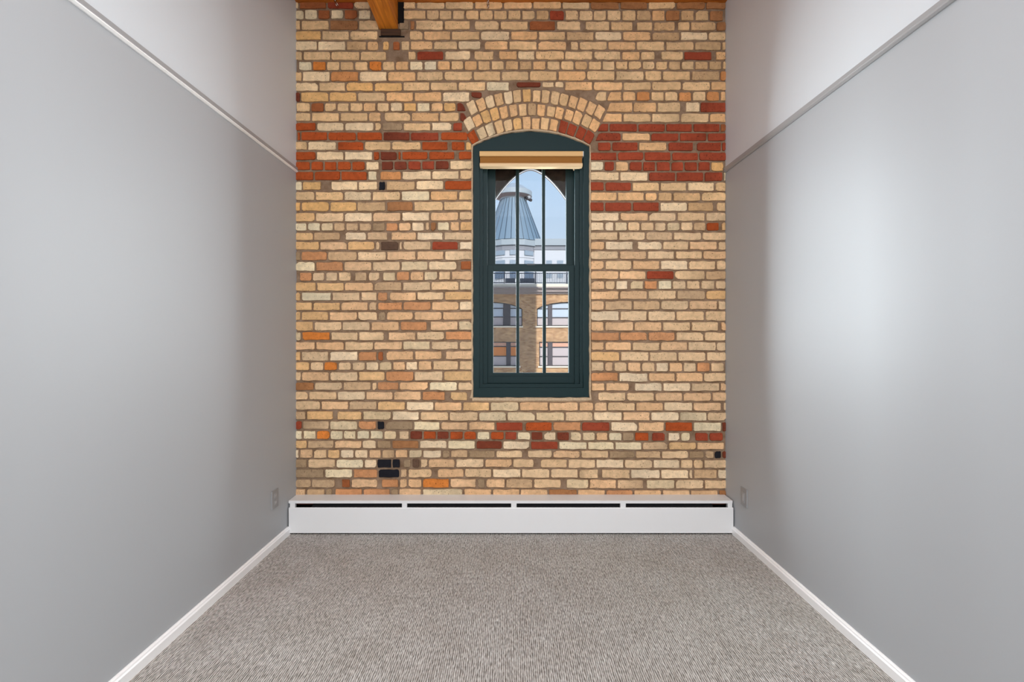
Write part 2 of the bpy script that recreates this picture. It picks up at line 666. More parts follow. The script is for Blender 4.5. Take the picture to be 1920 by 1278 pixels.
# pale metal edge of the pointed outer opening
bm = bmesh.new()
edge = [(923, 700)] + otop + [(1067, 700)]
for k in range(len(edge) - 1):
    (ax, ay), (bx, by) = edge[k], edge[k + 1]
    a0, b0 = P(ax, ay, 0.2), P(bx, by, 0.2)
    cx_, cz_ = P(995, 470, 0.2).x, P(995, 470, 0.2).z
    def inn(v, t):
        dd = Vector((cx_ - v.x, 0, cz_ - v.z)).normalized()
        return v + dd * t
    for (t0, t1, y0, y1) in ((-0.003, 0.0045, 0.183, 0.20),):
        pts = []
        for v in (a0, b0):
            for t in (t0, t1):
                for y in (y0, y1):
                    w_ = inn(v, t)
                    pts.append(bm.verts.new((w_.x, y, w_.z)))
        A = pts[:4]
        B = pts[4:]
        for i0, i1 in ((0, 1), (1, 3), (3, 2), (2, 0)):
            bm.faces.new((A[i0], A[i1], B[i1], B[i0]))
tag(link_mesh('outer_edging', bm, M['outer_edge'], wb), 'pale metal edging of the pointed opening')

# pale mortar bead between bricks and window casing
bm = bmesh.new()
loopc = [(885.3, 746.5), (885.3, 600), (885.3, 450), (885.3, 330)] + arch_pts(885.3, 1106.5, 224.7, 30) + [(1106.5, 330), (1106.5, 450), (1106.5, 600), (1106.5, 746.5), (1040, 747), (950, 747), (885.3, 746.5)]
dense = []
for a, b in zip(loopc, loopc[1:]):
    nseg = max(1, int(math.hypot(b[0] - a[0], b[1] - a[1]) / 9))
    for i in range(nseg):
        t = i / nseg
        dense.append((a[0] + (b[0] - a[0]) * t, a[1] + (b[1] - a[1]) * t))
dense.append(loopc[-1])
rings = []
rnd = random.Random(3)
for i, (x, y) in enumerate(dense):
    ax, ay = dense[max(i - 1, 0)]
    bx, by = dense[min(i + 1, len(dense) - 1)]
    tx, ty = bx - ax, by - ay
    ln = math.hypot(tx, ty) or 1
    nx, ny = -ty / ln, tx / ln       # towards the opening
    w0 = 2.0 + rnd.uniform(-0.5, 0.5)
    w1 = 1.6 + rnd.uniform(-0.6, 0.9)
    if y > 745:
        w0 += 4.0
    ring = []
    for off, yy in ((-w0, 0.009), (-w0 * 0.6, 0.001), (w1 * 0.5, 0.003 + rnd.uniform(-0.001, 0.001)), (w1, 0.014)):
        sgn = 1 if True else -1
        p = P(x - nx * off * -1, y - ny * off * -1, 0)
        ring.append(bm.verts.new((p.x, yy, p.z)))
    rings.append(ring)
for a, b in zip(rings, rings[1:]):
    for k in range(3):
        bm.faces.new((a[k], a[k + 1], b[k + 1], b[k]))
tag(link_mesh('trim_3', bm, M['caulk']), 'pale mortar bead around the dark green window casing', None, None, 'structure')

# ------------------------------------------------------------------ bricks
PAL = {
    'c': (206, 170, 124), 'p': (216, 187, 146), 'w': (211, 192, 156), 'y': (207, 161, 101), 't': (187, 151, 108), 'h': (198, 174, 137),
    's': (209, 164, 114), 'u': (190, 128, 74), 'o': (202, 120, 54), 'n': (152, 104, 66), 'b': (148, 86, 50), 'q': (158, 72, 32), 'r': (142, 63, 40),
    'd': (112, 54, 36), 'g': (150, 126, 98), 'k': (26, 26, 32), 'D': (92, 70, 56),
}
RA = [17.1, 36.4, 56.5, 75.8, 95.2, 113.8, 132.8, 153.2, 171.7, 191.2, 209.7, 228.3, 245.9, 264, 282.6, 301.2, 319.8, 338.8, 357.7, 377.1, 397.2, 416.5, 433.9, 451.4, 470, 489.4, 509.1, 528, 546.4, 565, 583.1, 601.7, 621, 639.3, 657.5, 677.5, 695.4, 715.2, 732.6, 750.8, 769.5, 788, 806.2, 824.5, 841.5, 859.8, 878.4, 897, 915.2, 933]
RB = [17.8, 37.2, 56.5, 75.4, 93.7, 112.7, 132, 152, 171, 191.2, 209.4, 228.3, 245.9, 264, 282.6, 299.7, 318.3, 336.9, 356.2, 376.1, 395.4, 413.8, 433.6, 451, 468.8, 487.9, 506.5, 525.8, 545.3, 563.5, 582.4, 600.7, 620, 638.1, 656, 674.6, 694.3, 714.7, 733, 752.4, 771.3, 789.9, 807.7, 824.8, 842.7, 859, 877.3, 896, 915.2, 933]
RC = [18.1, 39.4, 58.3, 76.6, 95.2, 113.3, 131.6, 151.7, 170.3, 190, 211.2, 230.3, 247.7, 265.1, 283.8, 301.9, 321.3, 340.6, 359.2, 377.8, 397.2, 415.3, 433.6, 451.4, 469.3, 487.1, 506.5, 524.8, 543.4, 562.3, 581.9, 602.2, 621.5, 639.9, 658.5, 678.3, 697.6, 716.5, 734.4, 753, 771.3, 789.9, 809.7, 827.8, 844.2, 860.5, 879, 898.4, 917.4, 935]
COLS = {'A': (550, 6.725), 'B': (820, 6.725), 'C': (1090, 6.725), 'D': (530, 6.857), 'E': (820, 6.857), 'F': (1110, 6.857)}
ROWS = """A 25p 68b 420r 762p 975m 1372c 1548c B 95c 462s 832s 1200s 1572c C 112n 485n 840c 1195n 1570n 1822
A 25w 137w 305b 467w 636b 812w 980m 1370c 1675c 1842c B 18c 186c 352c 530c 706c 884c 1058c 1238t 1410r 1605c 1783c C 150c 320c 506c 692t 884s 1060n 1250t 1430c 1612n 1800m 1822
A 25c 93c 452n 818c 1085m 1326g 1462n 1534c B 80c 420m 465c 786c 1153b 1497c 1815m C 45c 364c 655m 690c 905t 1190m 1210c 1374t 1702n 1822
A 25y 352c 710c 1070m 1460c 1637s B 172c 540p 920s 1268c 1622t C 168p 518s 886t 1245p 1600c 1822
A 25p 303p 662t 925s 1075m 1118y 1212m 1245b 1350c 1470s 1762c B 258p 555m 588s 897c 1265s 1632m 1672c 1785c C 332s 692c 1060c 1425t 1770c 1822
A 25c 120c 470c 838c 1180m 1440c 1550r B 85p 420m 455c 718m 768s 1012p 1235c 1605c C 153c 505s 745c 932m 998c 1293r 1652m 1690s 1822
A 25m 60w 237o 415c 586t 768c 948o 1120c 1283s 1462w 1640w 1812s B 165c 335s 506t 674c 850t 1028t 1198s 1375c 1553c 1728t C 80c 258c 428c 592c 765c 930c 1097t 1258c 1428t 1605t 1778c 1822
A 25c 108p 465u 828p 1186s 1548c B 82c 450c 805c 1160c 1515s C 64c 428c 795c 1020c 1383t 1748u 1822
A 25p 315c 662y 1013y 1378c 1725c B 260c 612w 915m 990d 1315p 1480p 1600s C 150s 525c 886c 1266c 1632s 1822
A 25d 87y 450y 803c 1160s 1520s B 60p 415d 570m C 172c 328s 518s 692u 876c 1050c 1222u 1398c 1575u 1752s 1822
A 38c 215b 390c 543c 708c 878s 1048c 1215p 1382y 1555w 1728s B 75y 238d 345m C 318s 650s 953c 1258m 1310p 1500r 1822
A 25c 222c 583c 945s 1112m 1143c 1480s 1842c B 22c 278d 365m C 268s 522c 882c 1250c 1618s 1822
A 25q 288p 643p 1018c 1112g 1380c 1735p B 190r 322m C 205r 350r 712r 1064r 1408r 1752b 1822
A 25p 42q 92q 430q 795q 1125d 1470r 1838q B 35q 388q 470m C 180r 508s 875r 1238r 1588r 1822
A 25c 177p 549q 893c 1233c 1612q B 140m 170q 352y 440m C 105m 200r 382r 722s 1088r 1420m 1450r 1772r 1822
A 25q 285p 637p 1005q 1090d 1312q 1362q 1700q B 222m 258q 442m C 108r 455r 790r 1137r 1482r 1822
A 25q 216q 382q 550q 730q 908p 1085m 1105d 1265d 1438r 1615r 1785d B 152p 445m C 108w 284r 425s 600r 773r 942r 1130r 1296r 1470r 1632y 1798m 1822
A 25q 258q 595q 932w 1062m 1085u 1364p 1742p B 277c 445m C 108p 482p 845r 1195r 1548r 1788w 1822
A 25w 110y 352m 470p 815p 1068k 1165t 1540p B 85q 445m C 105r 296r 637c 990c 1336p 1684c 1822
A 25c 270c 632p 990c 1352w 1722s B 262c 445m C 112s 452s 798s 960t 1150t 1508c 1822
A 25y 93y 455y 800t 1168n 1512c B 75c 445m C 105r 294r 642r 990p 1343t 1672m 1705c 1822
A 25y 273c 635p 998s 1360p 1725s B 271c 445m C 112p 485s 847c 1202c 1567c 1822
A 25w 173w 345h 505t 657t 824t 990g 1160u 1322s 1488p 1655t 1722n 1808w B 156s 284y 447m C 112p 293p 416h 584c 745c 918c 1074h 1250c 1411t 1573q 1745m 1765y 1822
A 25y 250t 592m 645p 922t 1195m 1228s 1553p B 78c 445m C 112c 468c 810t 1158c 1523c 1822
A 25y 328s 680y 1030c 1092D 1330c 1380c 1740r B 270p 445m C 112s 298p 660m 700p 1023c 1360s 1720c 1822
A 25g 95u 430t 803c 1172s 1552s B 87c 445m C 112c 476s 828c 1182c 1533s 1822
A 25w 277u 633s 995c 1350h 1702p B 248m 285b 435m C 112s 297c 642s 994p 1349c 1701c 1822
A 25m 68u 234c 398c 562c 730m 765t 930m 945c 1095m 1122h 1295u 1468s 1645h 1825s B 10c 172s 445m C 112s 477s 820r 1175c 1565t 1822
A 25y 287y 640s 1012t 1372c 1735c B 275h 445m C 112s 299c 429p 592m 615h 790u 963w 1145c 1325c 1505c 1690c 1822
A 25y 93w 480c 846c 1060u 1190m 1210s 1553c B 85y 445m C 115s 482s 838c 1203t 1570y 1822
A 25y 240y 595s 948t 1058u 1378u 1740s B 275p 445m C 115s 290t 647t 998c 1355s 1722c 1822
A 25y 95y 447s 807c 1062g 1170s 1514s B 62s 445m C 115p 484c 837c 1190c 1560c 1822
A 25y 255c 612c 972s 1340u 1690m 1722s B 262h 445m C 115s 293s 661s 1020c 1380c 1735m 1758s 1822
A 25h 100o 465c 820c 1150m 1190s 1550c B 92u 445m C 115u 487u 838u 1188c 1553c 1822
A 25s 277s 642c 1012s 1377h 1730c B 271c 445m C 115s 295s 637c 996s 1343c 1702c 1822
A 25y 95c 450p 816u 1058b 1140m 1165s 1521s B 60m 95s 445m C 115y 488c 855c 1214c 1578c 1822
A 25y 209c 383o 560c 732c 908p 1078h 1248s 1415p 1572s 1752c B 271c 445m C 115c 292s 405c 582s 758c 935p 1105s 1285c 1455u 1630c 1812m 1822
A 25c 98s 456c 815y 1158u 1520c B 72y 445m C 115u 472p 846s 1190s 1540c 1822
A 25n 263c 622t 985c 1055u 1330s 1706w B 257c 450m C 120s 304s 610m 668p 1025p 1383c 1752s 1830
A 25c 189c 549p 910s 1258s 1618u B 105m 155y 385m C 205c 566c 927s 1280s 1645s 1830
A 25c 342s 695t 1055y 1418p 1773s B 315y 662h 1032s 1407s 1781s C 160s 330c 685s 1038p 1408s 1772m 1790c 1830
A 25t 162y 508m 545y 868h 1238p 1595c B 148c 517h 876h 1238h 1608c C 152p 517s 873p 1236h 1590c 1830
A 25r 110t 455h 815u 1050k 1155g 1512w B 38s 388s 733r 1085m 1105q 1455u 1818r C 365p 712s 1055q 1410w 1772d 1830
A 25w 116w 286o 462w 630w 795w 962w 1138h 1300m 1325c 1464d 1632q 1806d B 153q 330q 498w 668q 848r 1008w 1177d 1338p 1500d 1670h 1822h C 180s 342w 516g 672q 858m 884r 1065m 1092p 1252w 1375m 1430r 1610r 1797m 1830
A 25y 171t 510s 865p 1050g 1238n 1585p B 125w 484d 824p 1172r 1527w C 75w 420w 768t 1098y 1452s 1808m 1830
A 25p 76s 250c 425y 590p 768p 945s 1112t 1282s 1450h 1625p B 55g 162t 388g 735c 1080m 1130c 1450s 1805c C 345g 680t 1010c 1355g 1555t 1680k 1772d 1830
A 25g 178c 533w 887p 1052k 1242k 1350m 1380g 1490D 1595c 1700s B 225c 592s 947c 1222m 1295c 1645c C 184p 541c 903p 1250c 1413c 1545c 1830
A 25g 390w 748u 1065k 1342t 1440c 1750m 1810s B 340c 690p 1057c 1422c 1783c C 222m 252c 620p 998p 1360c 1415t 1720p 1830
D 165t 368t 675m 748b 872s 1222m 1268u 1495s 1607s 1795o E 158s 508g 620s 876t 1232c 1595m 1652h C 98s 448t 790m 815h 1185c 1550c 1830
D 165s 300t 545g 640m 670u 1028u 1385g 1490s 1790h E 333s 705s 1063s 1425n 1800s F 178u 535s 903s 1266s 1625n 1722""".split('\n')


def row_y(k, px):
    """bottom joint of row k at photo x."""
    if k < 0:
        return 2.0
    a, b, c = RA[k], RB[k], RC[k]
    if px < 870:
        t = max(0.0, min(1.0, (px - 690) / 180.0))
        return a + (b - a) * t
    t = max(0.0, min(1.0, (px - 870) / 340.0))
    return b + (c - b) * t


def brick_verts(corners, code, rr):
    """corners: px quad (left-top, right-top, right-bottom, left-bottom). Returns verts, faces, colours."""
    (ax, ay), (bx, by), (cx, cy), (dx, dy) = corners
    wpx = math.hypot(bx - ax, by - ay)
    hpx = math.hypot(dx - ax, dy - ay)
    chips = [rr.choice((0.8, 1.1, 1.5, 2.0, 2.8)) for _ in range(4)]
    if rr.random() < 0.16 and code not in 'rqd':
        chips[rr.randrange(4)] = rr.uniform(3.0, 6.0)
    lim = min(wpx, hpx) * 0.42
    chips = [min(c_, lim) for c_ in chips]
    hard = code in 'rdqb'
    jit = 0.5 if hard else 0.9

    def lerp(u, v):
        tx = (ax + (bx - ax) * u, ay + (by - ay) * u)
        bx_ = (dx + (cx - dx) * u, dy + (cy - dy) * u)
        return (tx[0] + (bx_[0] - tx[0]) * v, tx[1] + (bx_[1] - tx[1]) * v)

    def uv(x, y):
        return (x / wpx, y / hpx)
    out = []
    nmid = 3 if wpx > 34 else 1
    c0, c1, c2, c3 = chips
    out.append(uv(c0, 0))
    for i in range(nmid):
        out.append((uv(c0 + (wpx - c0 - c1) * (i + 1) / (nmid + 1), 0)[0], rr.uniform(-jit, jit) / hpx))
    out.append(uv(wpx - c1, 0))
    out.append(uv(wpx, c1 * 0.8))
    out.append((1 + rr.uniform(-jit, jit) / wpx, 0.5))
    out.append(uv(wpx, hpx - c2 * 0.8))
    out.append(uv(wpx - c2, hpx))
    for i in range(nmid):
        out.append((uv(wpx - c2 - (wpx - c2 - c3) * (i + 1) / (nmid + 1), 0)[0], 1 + rr.uniform(-jit, jit) / hpx))
    out.append(uv(c3, hpx))
    out.append(uv(0, hpx - c3 * 0.8))
    out.append((rr.uniform(-jit, jit) / wpx, 0.5))
    out.append(uv(0, c0 * 0.8))
    n = len(out)
    dep = rr.uniform(-0.0014, 0.0012)
    tiltx, tilty = rr.uniform(-0.0012, 0.0012), rr.uniform(-0.001, 0.001)
    verts, cols = [], []
    base = Vector([lin(v) for v in PAL[code]]) * BK
    if code in 'cpwythsu':
        lum = base.x * 0.3 + base.y * 0.6 + base.z * 0.1
        ds = 0.05 if ay < 380 or code in 'wh' else 0.15      # the lower courses are muted more
        base = (base * (1 - ds) + Vector((lum, lum, lum)) * ds) * 1.05
    k = rr.uniform(0.90, 1.09)
    hue = rr.uniform(-0.03, 0.03)
    base = Vector((base.x * k * (1 + hue), base.y * k, base.z * k * (1 - 1.4 * hue)))
    blend = rr.uniform(-0.07, 0.07) if rr.random() < 0.75 else rr.uniform(-0.2, 0.2)

    def push(u, v, y, f):
        x_, y_ = lerp(u, v)
        p = P(x_, y_, 0)
        verts.append(Vector((p.x, y + dep + tiltx * (u - 0.5) + tilty * (v - 0.5), p.z)))
        s_ = f * (1 + blend * (u - 0.5) * 2) * rr.uniform(0.91, 1.06)
        cols.append((min(1, base.x * s_), min(1, base.y * s_), min(1, base.z * s_), 1.0))
    ins = 0.55
    for u, v in out:      # front ring, slightly inset
        ui = 0.5 + (u - 0.5) * (1 - 2 * ins / wpx)
        vi = 0.5 + (v - 0.5) * (1 - 2 * ins / hpx)
        push(ui, vi, 0.0, 1.0)
    for u, v in out:      # arris
        push(u, v, 0.0022, 0.97)
    for u, v in out:      # buried in the mortar
        push(u, v, 0.013, 0.9)
    push(0.5 + rr.uniform(-.15, .15), 0.5, rr.uniform(-0.0008, 0.0003), 1.02)
    faces = []
    for i in range(n):
        j = (i + 1) % n
        faces.append((3 * n, j, i))
        faces.append((i, j, n + j, n + i))
        faces.append((n + i, n + j, 2 * n + j, 2 * n + i))
    return verts, faces, cols


def brick_object(name, data, parent, loc=None):
    verts, faces, cols = data
    me = bpy.data.meshes.new(name)
    c = Vector((0, 0, 0))
    if loc is None:
        for v in verts:
            c += v
        c /= len(verts)
    me.from_pydata([v - c for v in verts], [], faces)
    at = me.color_attributes.new('Col', 'FLOAT_COLOR', 'POINT')
    for i, q in enumerate(cols):
        at.data[i].color = q
    me.materials.append(M['brick'])
    me.update()
    o = bpy.data.objects.new(name, me)
    o.location = c
    COL.objects.link(o)
    o.parent = parent
    if parent is not None:
        o.location = c - Vector(parent.location)
    return o


all_bricks = []
rr = random.Random(11)
for k, row in enumerate(ROWS):
    ox, ks = 550, 6.725
    js = []
    for tkn in row.split():
        if tkn in COLS:
            ox, ks = COLS[tkn]
            continue
        if tkn[-1].isalpha():
            js.append((ox + int(tkn[:-1]) / ks, tkn[-1]))
        else:
            js.append((ox + int(tkn) / ks, ''))
    for (x0, code), (x1, _) in zip(js, js[1:]):
        if code in ('m', ''):
            continue
        gl = 0.4 if x0 < 556 else 1.8
        gr = 0.2 if x1 > 1359.5 else 1.8
        xa, xb = x0 + gl, x1 - gr
        if xb - xa < 2.5:
            continue
        t0, t1 = row_y(k - 1, xa) + 1.95, row_y(k - 1, xb) + 1.95
        b0, b1 = row_y(k, xa) - 1.95, row_y(k, xb) - 1.95
        if k == 8 and code in 'dp' and 960 < x0 < 1060:      # thin split bricks above the arch
            b0, b1 = b0 - 6, b1 - 6
        if k == 9 and code == 'd' and x0 > 800:
            b0, b1 = b0 - 8, b1 - 6
        sk = rr.uniform(-0.5, 0.5)
        quad = [(xa + sk * .5, t0 + rr.uniform(-.4, .4)), (xb + rr.uniform(-.4, .4), t1 + rr.uniform(-.4, .4)),
                (xb - sk * .5, b1 + rr.uniform(-.4, .4)), (xa + rr.uniform(-.4, .4), b0 + rr.uniform(-.4, .4))]
        # sloped cut against the arch
        if x1 > 1106 and k in (9, 10, 11, 12, 13) and x0 < 1140 and x0 > 1100:
            quad[0] = (quad[0][0] + 4, quad[0][1]) if k < 10 else (quad[0][0] + 5, quad[0][1])
            quad[3] = (quad[3][0] - 2, quad[3][1])
        if k in (10, 11, 12, 13) and 850 < x0 < 885:
            quad[1] = (quad[1][0] - 3, quad[1][1])
            quad[2] = (quad[2][0] + 4, quad[2][1])
        all_bricks.append(((xb - xa) * (b0 - t0), quad, code))

all_bricks.sort(key=lambda b: -b[0])
LIMIT = 300
for area_, quad, code in all_bricks[:LIMIT]:
    brick_object('brick', brick_verts(quad, code, rr), wb)
V, FC, CC = [], [], []
for area_, quad, code in all_bricks[LIMIT:]:
    v, f, c = brick_verts(quad, code, rr)
    o = len(V)
    V += v
    CC += c
    FC += [tuple(i + o for i in q) for q in f]
rest = brick_object('smaller_bricks', (V, FC, CC), wb, loc=(0, 0, 0))
tag(rest, None, None, None, 'stuff')

# arch of three rings of headers over the window
arch = empty('trim_4', P(ARC_CX, 240, 0))
tag(arch, 'three ringed brick arch over the dark green window', None, None, 'structure')
for R0, R1, a0, a1, codes in (
        (226.8, 248.6, 27.0, -27.3, 'qhhccysscsrrrr'),
        (252.2, 273.5, 26.2, -27.2, 'psyyssctscssscs'),
        (277.2, 300.5, 22.4, -26.5, 'psptpcyccccssss')):
    n = len(codes)
    st = (a1 - a0) / (n - 1)
    for i, code in enumerate(codes):
        ac = a0 + st * i + rr.uniform(-.15, .15)
        half = abs(st) / 2
        r0, r1 = R0 + rr.uniform(-.6, .6), R1 + rr.uniform(-2.0, 1.2)

        def pt(r, ang, shift):
            an = math.radians(ang)
            return (ARC_CX - r * math.sin(an) + shift * math.cos(an), ARC_CY - r * math.cos(an) + shift * math.sin(an))
        g = 1.65
        quad = [pt(r1, ac + half, g), pt(r1, ac - half, -g), pt(r0, ac - half, -g), pt(r0, ac + half, g)]
        brick_object('brick', brick_verts(quad, code, rr), arch)

# ------------------------------------------------------------------ window
win = empty('window_1', P(995, 745, 0.05))
tag(win, 'dark green double hung sash window in an arched brick opening', None, None, 'structure')
WL = tuple(win.location)
G = M['frame_green']


def wpart(name, bm, m=G, parent=win):
    o = link_mesh(name, bm, m, None, WL)
    o.parent = parent
    o.location = (0, 0, 0)
    return o


# casing: flat boards and the arched head panel
bm = pboxm(887, 898.6, 285, 728, 0.012, 0.05, 0.0015)
wpart('casing_board', bm)
wpart('casing_board', pboxm(1094, 1105, 285, 728, 0.012, 0.05, 0.0015))
wpart('casing_board', pboxm(887, 1105, 727, 744.6, 0.012, 0.05, 0.0015))
hp = [(P(887, 287).x, P(887, 287).z), (P(1105, 287).x, P(1105, 287).z)] + [(P(x, y).x, P(x, y).z) for x, y in reversed(arch_pts(887, 1105, 222.3, 30))]
wpart('head_panel', prism_y(hp, 0.013, 0.05))
for x0, x1 in ((898.2, 905.2), (1087.2, 1094.6)):
    wpart('stop', pboxm(x0, x1, 284, 728, 0.034, 0.08, 0.0012))
for x0, x1 in ((903.5, 914), (1077.5, 1088.5)):
    wpart('jamb', pboxm(x0, x1, 282, 731, 0.06, 0.19, 0.0012))
wpart('stool', pboxm(897.5, 1095, 719.6, 727.6, 0.030, 0.19, 0.0012))
wpart('head_jamb', pboxm(897, 1095, 283, 298, 0.055, 0.19, 0.0012))


def sash(name, Y0, Y1, xl, gl, gr, xr, yt, gt, gb, yb, munt):
    s = empty(name)
    s.parent = win
    s.location = (0, 0, 0)
    b = 0.0022
    wpart('stile', pboxm(xl, gl, yt, yb, Y0, Y1, b), G, s)
    wpart('stile', pboxm(gr, xr, yt, yb, Y0, Y1, b), G, s)
    wpart('rail', pboxm(gl - 1, gr + 1, yt, gt, Y0 + 0.0005, Y1, b), G, s)
    wpart('rail', pboxm(gl - 1, gr + 1, gb, yb, Y0 + 0.0005, Y1, b), G, s)
    for a, c in munt:
        wpart('muntin', pboxm(a, c, gt - 0.5, gb + 0.5, Y0 + 0.006, Y1 - 0.006, 0.0018), G, s)
    ym = (Y0 + Y1) / 2
    xs = [gl] + [v for m2 in munt for v in m2] + [gr]
    for a, c in zip(xs[0::2], xs[1::2]):
        wpart('pane', pboxm(a - 0.6, c + 0.6, gt - 0.6, gb + 0.6, ym - 0.0015, ym + 0.0015), M['glass'], s)
    return s


lo = sash('lower_sash', 0.082, 0.118, 910, 924.9, 1066.4, 1080, 496.7, 507.7, 699.0, 718.2, ((967.8, 973.7), (1017.5, 1023.9)))
up = sash('upper_sash', 0.126, 0.160, 913, 928.8, 1061.5, 1078, 298, 312, 494.5, 506, ((967.0, 973.4), (1016.2, 1022.2)))
# white glint bead of the lower glazing stop
wpart('glazing_bead', pboxm(918, 1073, 702.6, 704.4, 0.076, 0.084, 0.0006), G, lo)
wpart('sash_lock', pboxm(988, 1003, 494.2, 497.4, 0.10, 0.128, 0.001), M['lead'], lo)
for sx_ in (901.5, 1074.5):
    bm = bmesh.new()
    pbox(bm, sx_, sx_ + 2.4, 315, 319.5, 0.05, 0.062)
    wpart('blind_clip', bm, M['steel'])

# ------------------------------------------------------------------ roller blind drawn fully up
bl = empty('roller_blind', P(996, 313, 0.0))
tag(bl, 'fully raised tan and brown blind at the head of the arched window', 'blind')
BL = tuple(bl.location)


def bpart(name, bm, m):
    o = link_mesh(name, bm, m, None, BL)
    o.parent = bl
    o.location = (0, 0, 0)
    return o


def zz(py):
    return P(0, py, 0).z


xa, xb = P(899.4, 0).x, P(1092.4, 0).x
bpart('headrail', prism_x([(-0.012, zz(284.6)), (-0.014, zz(286)), (-0.014, zz(293.2)), (-0.012, zz(293.8)), (0.045, zz(293.8)), (0.045, zz(284.6))], xa, xb), M['blind_tan'])
bpart('rolled_fabric', prism_x([(0.000, zz(293.8)), (0.001, zz(299)), (-0.001, zz(306)), (0.04, zz(306)), (0.04, zz(293.8))], xa + 0.003, xb - 0.004), M['blind_brown'])
bpart('bottom_rail', prism_x([(-0.006, zz(306)), (-0.013, zz(308)), (-0.015, zz(310)), (-0.011, zz(312.4)), (-0.006, zz(313)), (0.04, zz(313)), (0.04, zz(306))], xa + 0.001, xb - 0.002), M['blind_rail'])
bpart('end_cap', boxm(xb, xb + 0.006, -0.012, 0.04, zz(294), zz(284.6), 0.0015), M['plate_light'])

# ------------------------------------------------------------------ baseboard heater along the foot of the brick wall
YF = -0.128
ht = empty('baseboard_heater', (0.0, -0.06, 0.006))
tag(ht, 'long white baseboard heater under the brick wall', 'heater')
HL = tuple(ht.location)


def hpart(name, bm, m):
    o = link_mesh(name, bm, m, None, HL)
    o.parent = ht
    o.location = (0, 0, 0)
    return o


hx0, hx1 = P(541.3, 0, YF).x, min(P(1378, 0, YF).x, XR - 0.008)
zt = P(0, 926.8, 0).z
zf = lambda py: P(0, py, YF).z
lx0, lx1 = P(545.5, 0, YF).x, P(1375.5, 0, YF).x
lx1 = min(lx1, XR - 0.009)
ztf = P(0, 938.3, -0.118).z
hpart('top_panel', prism_x([(0.004, zt), (0.004, zt - 0.004), (-0.113, ztf - 0.005), (-0.113, zf(944.4)), (-0.118, zf(944.4)), (-0.1185, ztf - 0.002), (-0.116, ztf)], XL + 0.003, lx1), M['heater_white'])
hpart('front_panel', prism_x([(YF + 0.006, zf(998.2)), (YF, zf(997.4)), (YF, zf(953.2)), (YF + 0.004, zf(951.6)), (YF + 0.012, zf(951.8)), (YF + 0.012, zf(953.4)), (YF + 0.004, zf(954)), (YF + 0.008, zf(998.2))], hx0, hx1), M['heater_white'])
hpart('front_lip', prism_x([(YF - 0.002, zf(998.6)), (YF - 0.002, zf(996.8)), (YF + 0.006, zf(996.8)), (YF + 0.006, zf(998.6))], hx0 + 0.004, hx1), M['heater_white'])
hpart('back_panel', boxm(XL + 0.004, XR - 0.004, -0.004, 0.004, 0.02, zt - 0.005), M['black'])
for px0, px1 in ((543.5, 553.2), (753.6, 763.0), (958.4, 968.6), (1163.2, 1173.4), (1364.8, 1375.3)):
    a, b = P(px0, 0, -0.117).x, min(P(px1, 0, -0.117).x, XR - 0.010)
    hpart('bracket', boxm(a, b, -0.117, -0.095, zf(953.5), zf(943.6), 0.001), M['heater_white'])
hpart('damper', prism_x([(-0.100, zf(952.5)), (-0.062, zf(945.5)), (-0.060, zf(946.2)), (-0.098, zf(953.2))], P(585, 0, -0.1).x, P(1337, 0, -0.1).x), M['dark_metal'])
bm = bmesh.new()
for i in range(110):
    x = P(590, 0).x + i * 0.0242
    add_box(bm, x, x + 0.001, -0.085, -0.03, 0.06, zf(957))
hpart('heating_fins', bm, M['fin_metal'])['kind'] = 'stuff'
bm = bmesh.new()
add_tube(bm, [(XL + 0.02, -0.055, zf(949.5)), (XR - 0.03, -0.055, zf(949.5))], 0.011, 10)
hpart('pipe', bm, M['copper'])

# ------------------------------------------------------------------ wall plates


def wall_plate(name, xw, sg, ya, yb_, z0, z1, label, sockets):
    c = (xw, (ya + yb_) / 2, (z0 + z1) / 2)
    o = empty(name, c)
    tag(o, label, 'outlet')

    def part(nm, bm, m):
        q = link_mesh(nm, bm, m, None, c)
        q.parent = o
        q.location = (0, 0, 0)
        return q

    def bx(y0, y1, za, zb, t0, t1, bev=0.0):
        x0, x1 = sorted((xw + sg * t0, xw + sg * t1))
        return boxm(x0, x1, y0, y1, za, zb, bev)
    part('cover_plate', bx(ya, yb_, z0, z1, -0.001, 0.006, 0.0018), M['plate_grey'])
    ym, h = (ya + yb_) / 2, z1 - z0
    if sockets == 2:
        for zc in (z0 + h * 0.31, z0 + h * 0.69):
            s = part('socket', bx(ym - 0.016, ym + 0.016, zc - 0.014, zc + 0.014, 0.006, 0.008, 0.0008), M['trim_grey'])
            for dy in (-0.006, 0.006):
                q = bx(ym + dy - 0.0012, ym + dy + 0.0012, zc - 0.005, zc + 0.006, 0.0078, 0.0084)
                k = link_mesh('slot', q, M['plate_light'], None, c)
                k.parent = s
                k.location = (0, 0, 0)
    else:
        s = part('insert', bx(ym - 0.0165, ym + 0.0165, z0 + h * 0.21, z0 + h * 0.79, 0.006, 0.0085, 0.001), M['trim_grey'])
        k = link_mesh('slot', bx(ym - 0.002, ym + 0.003, z0 + h * 0.3, z0 + h * 0.66, 0.0085, 0.0092), M['plate_light'], None, c)
        k.parent = s
        k.location = (0, 0, 0)
    for zc in ((z0 + h / 2,) if sockets == 2 else (z0 + h * 0.10, z0 + h * 0.90)):
        part('screw', bx(ym - 0.002, ym + 0.002, zc - 0.002, zc + 0.002, 0.006, 0.0072, 0.0005), M['trim_grey'])


def depth_on_wall(px, half):
    return -(D - D * half / abs(px - VX))


def z_on_wall(px, py, half):
    d = D * half / abs(px - VX)
    return ZC - (py - VY) * d / F


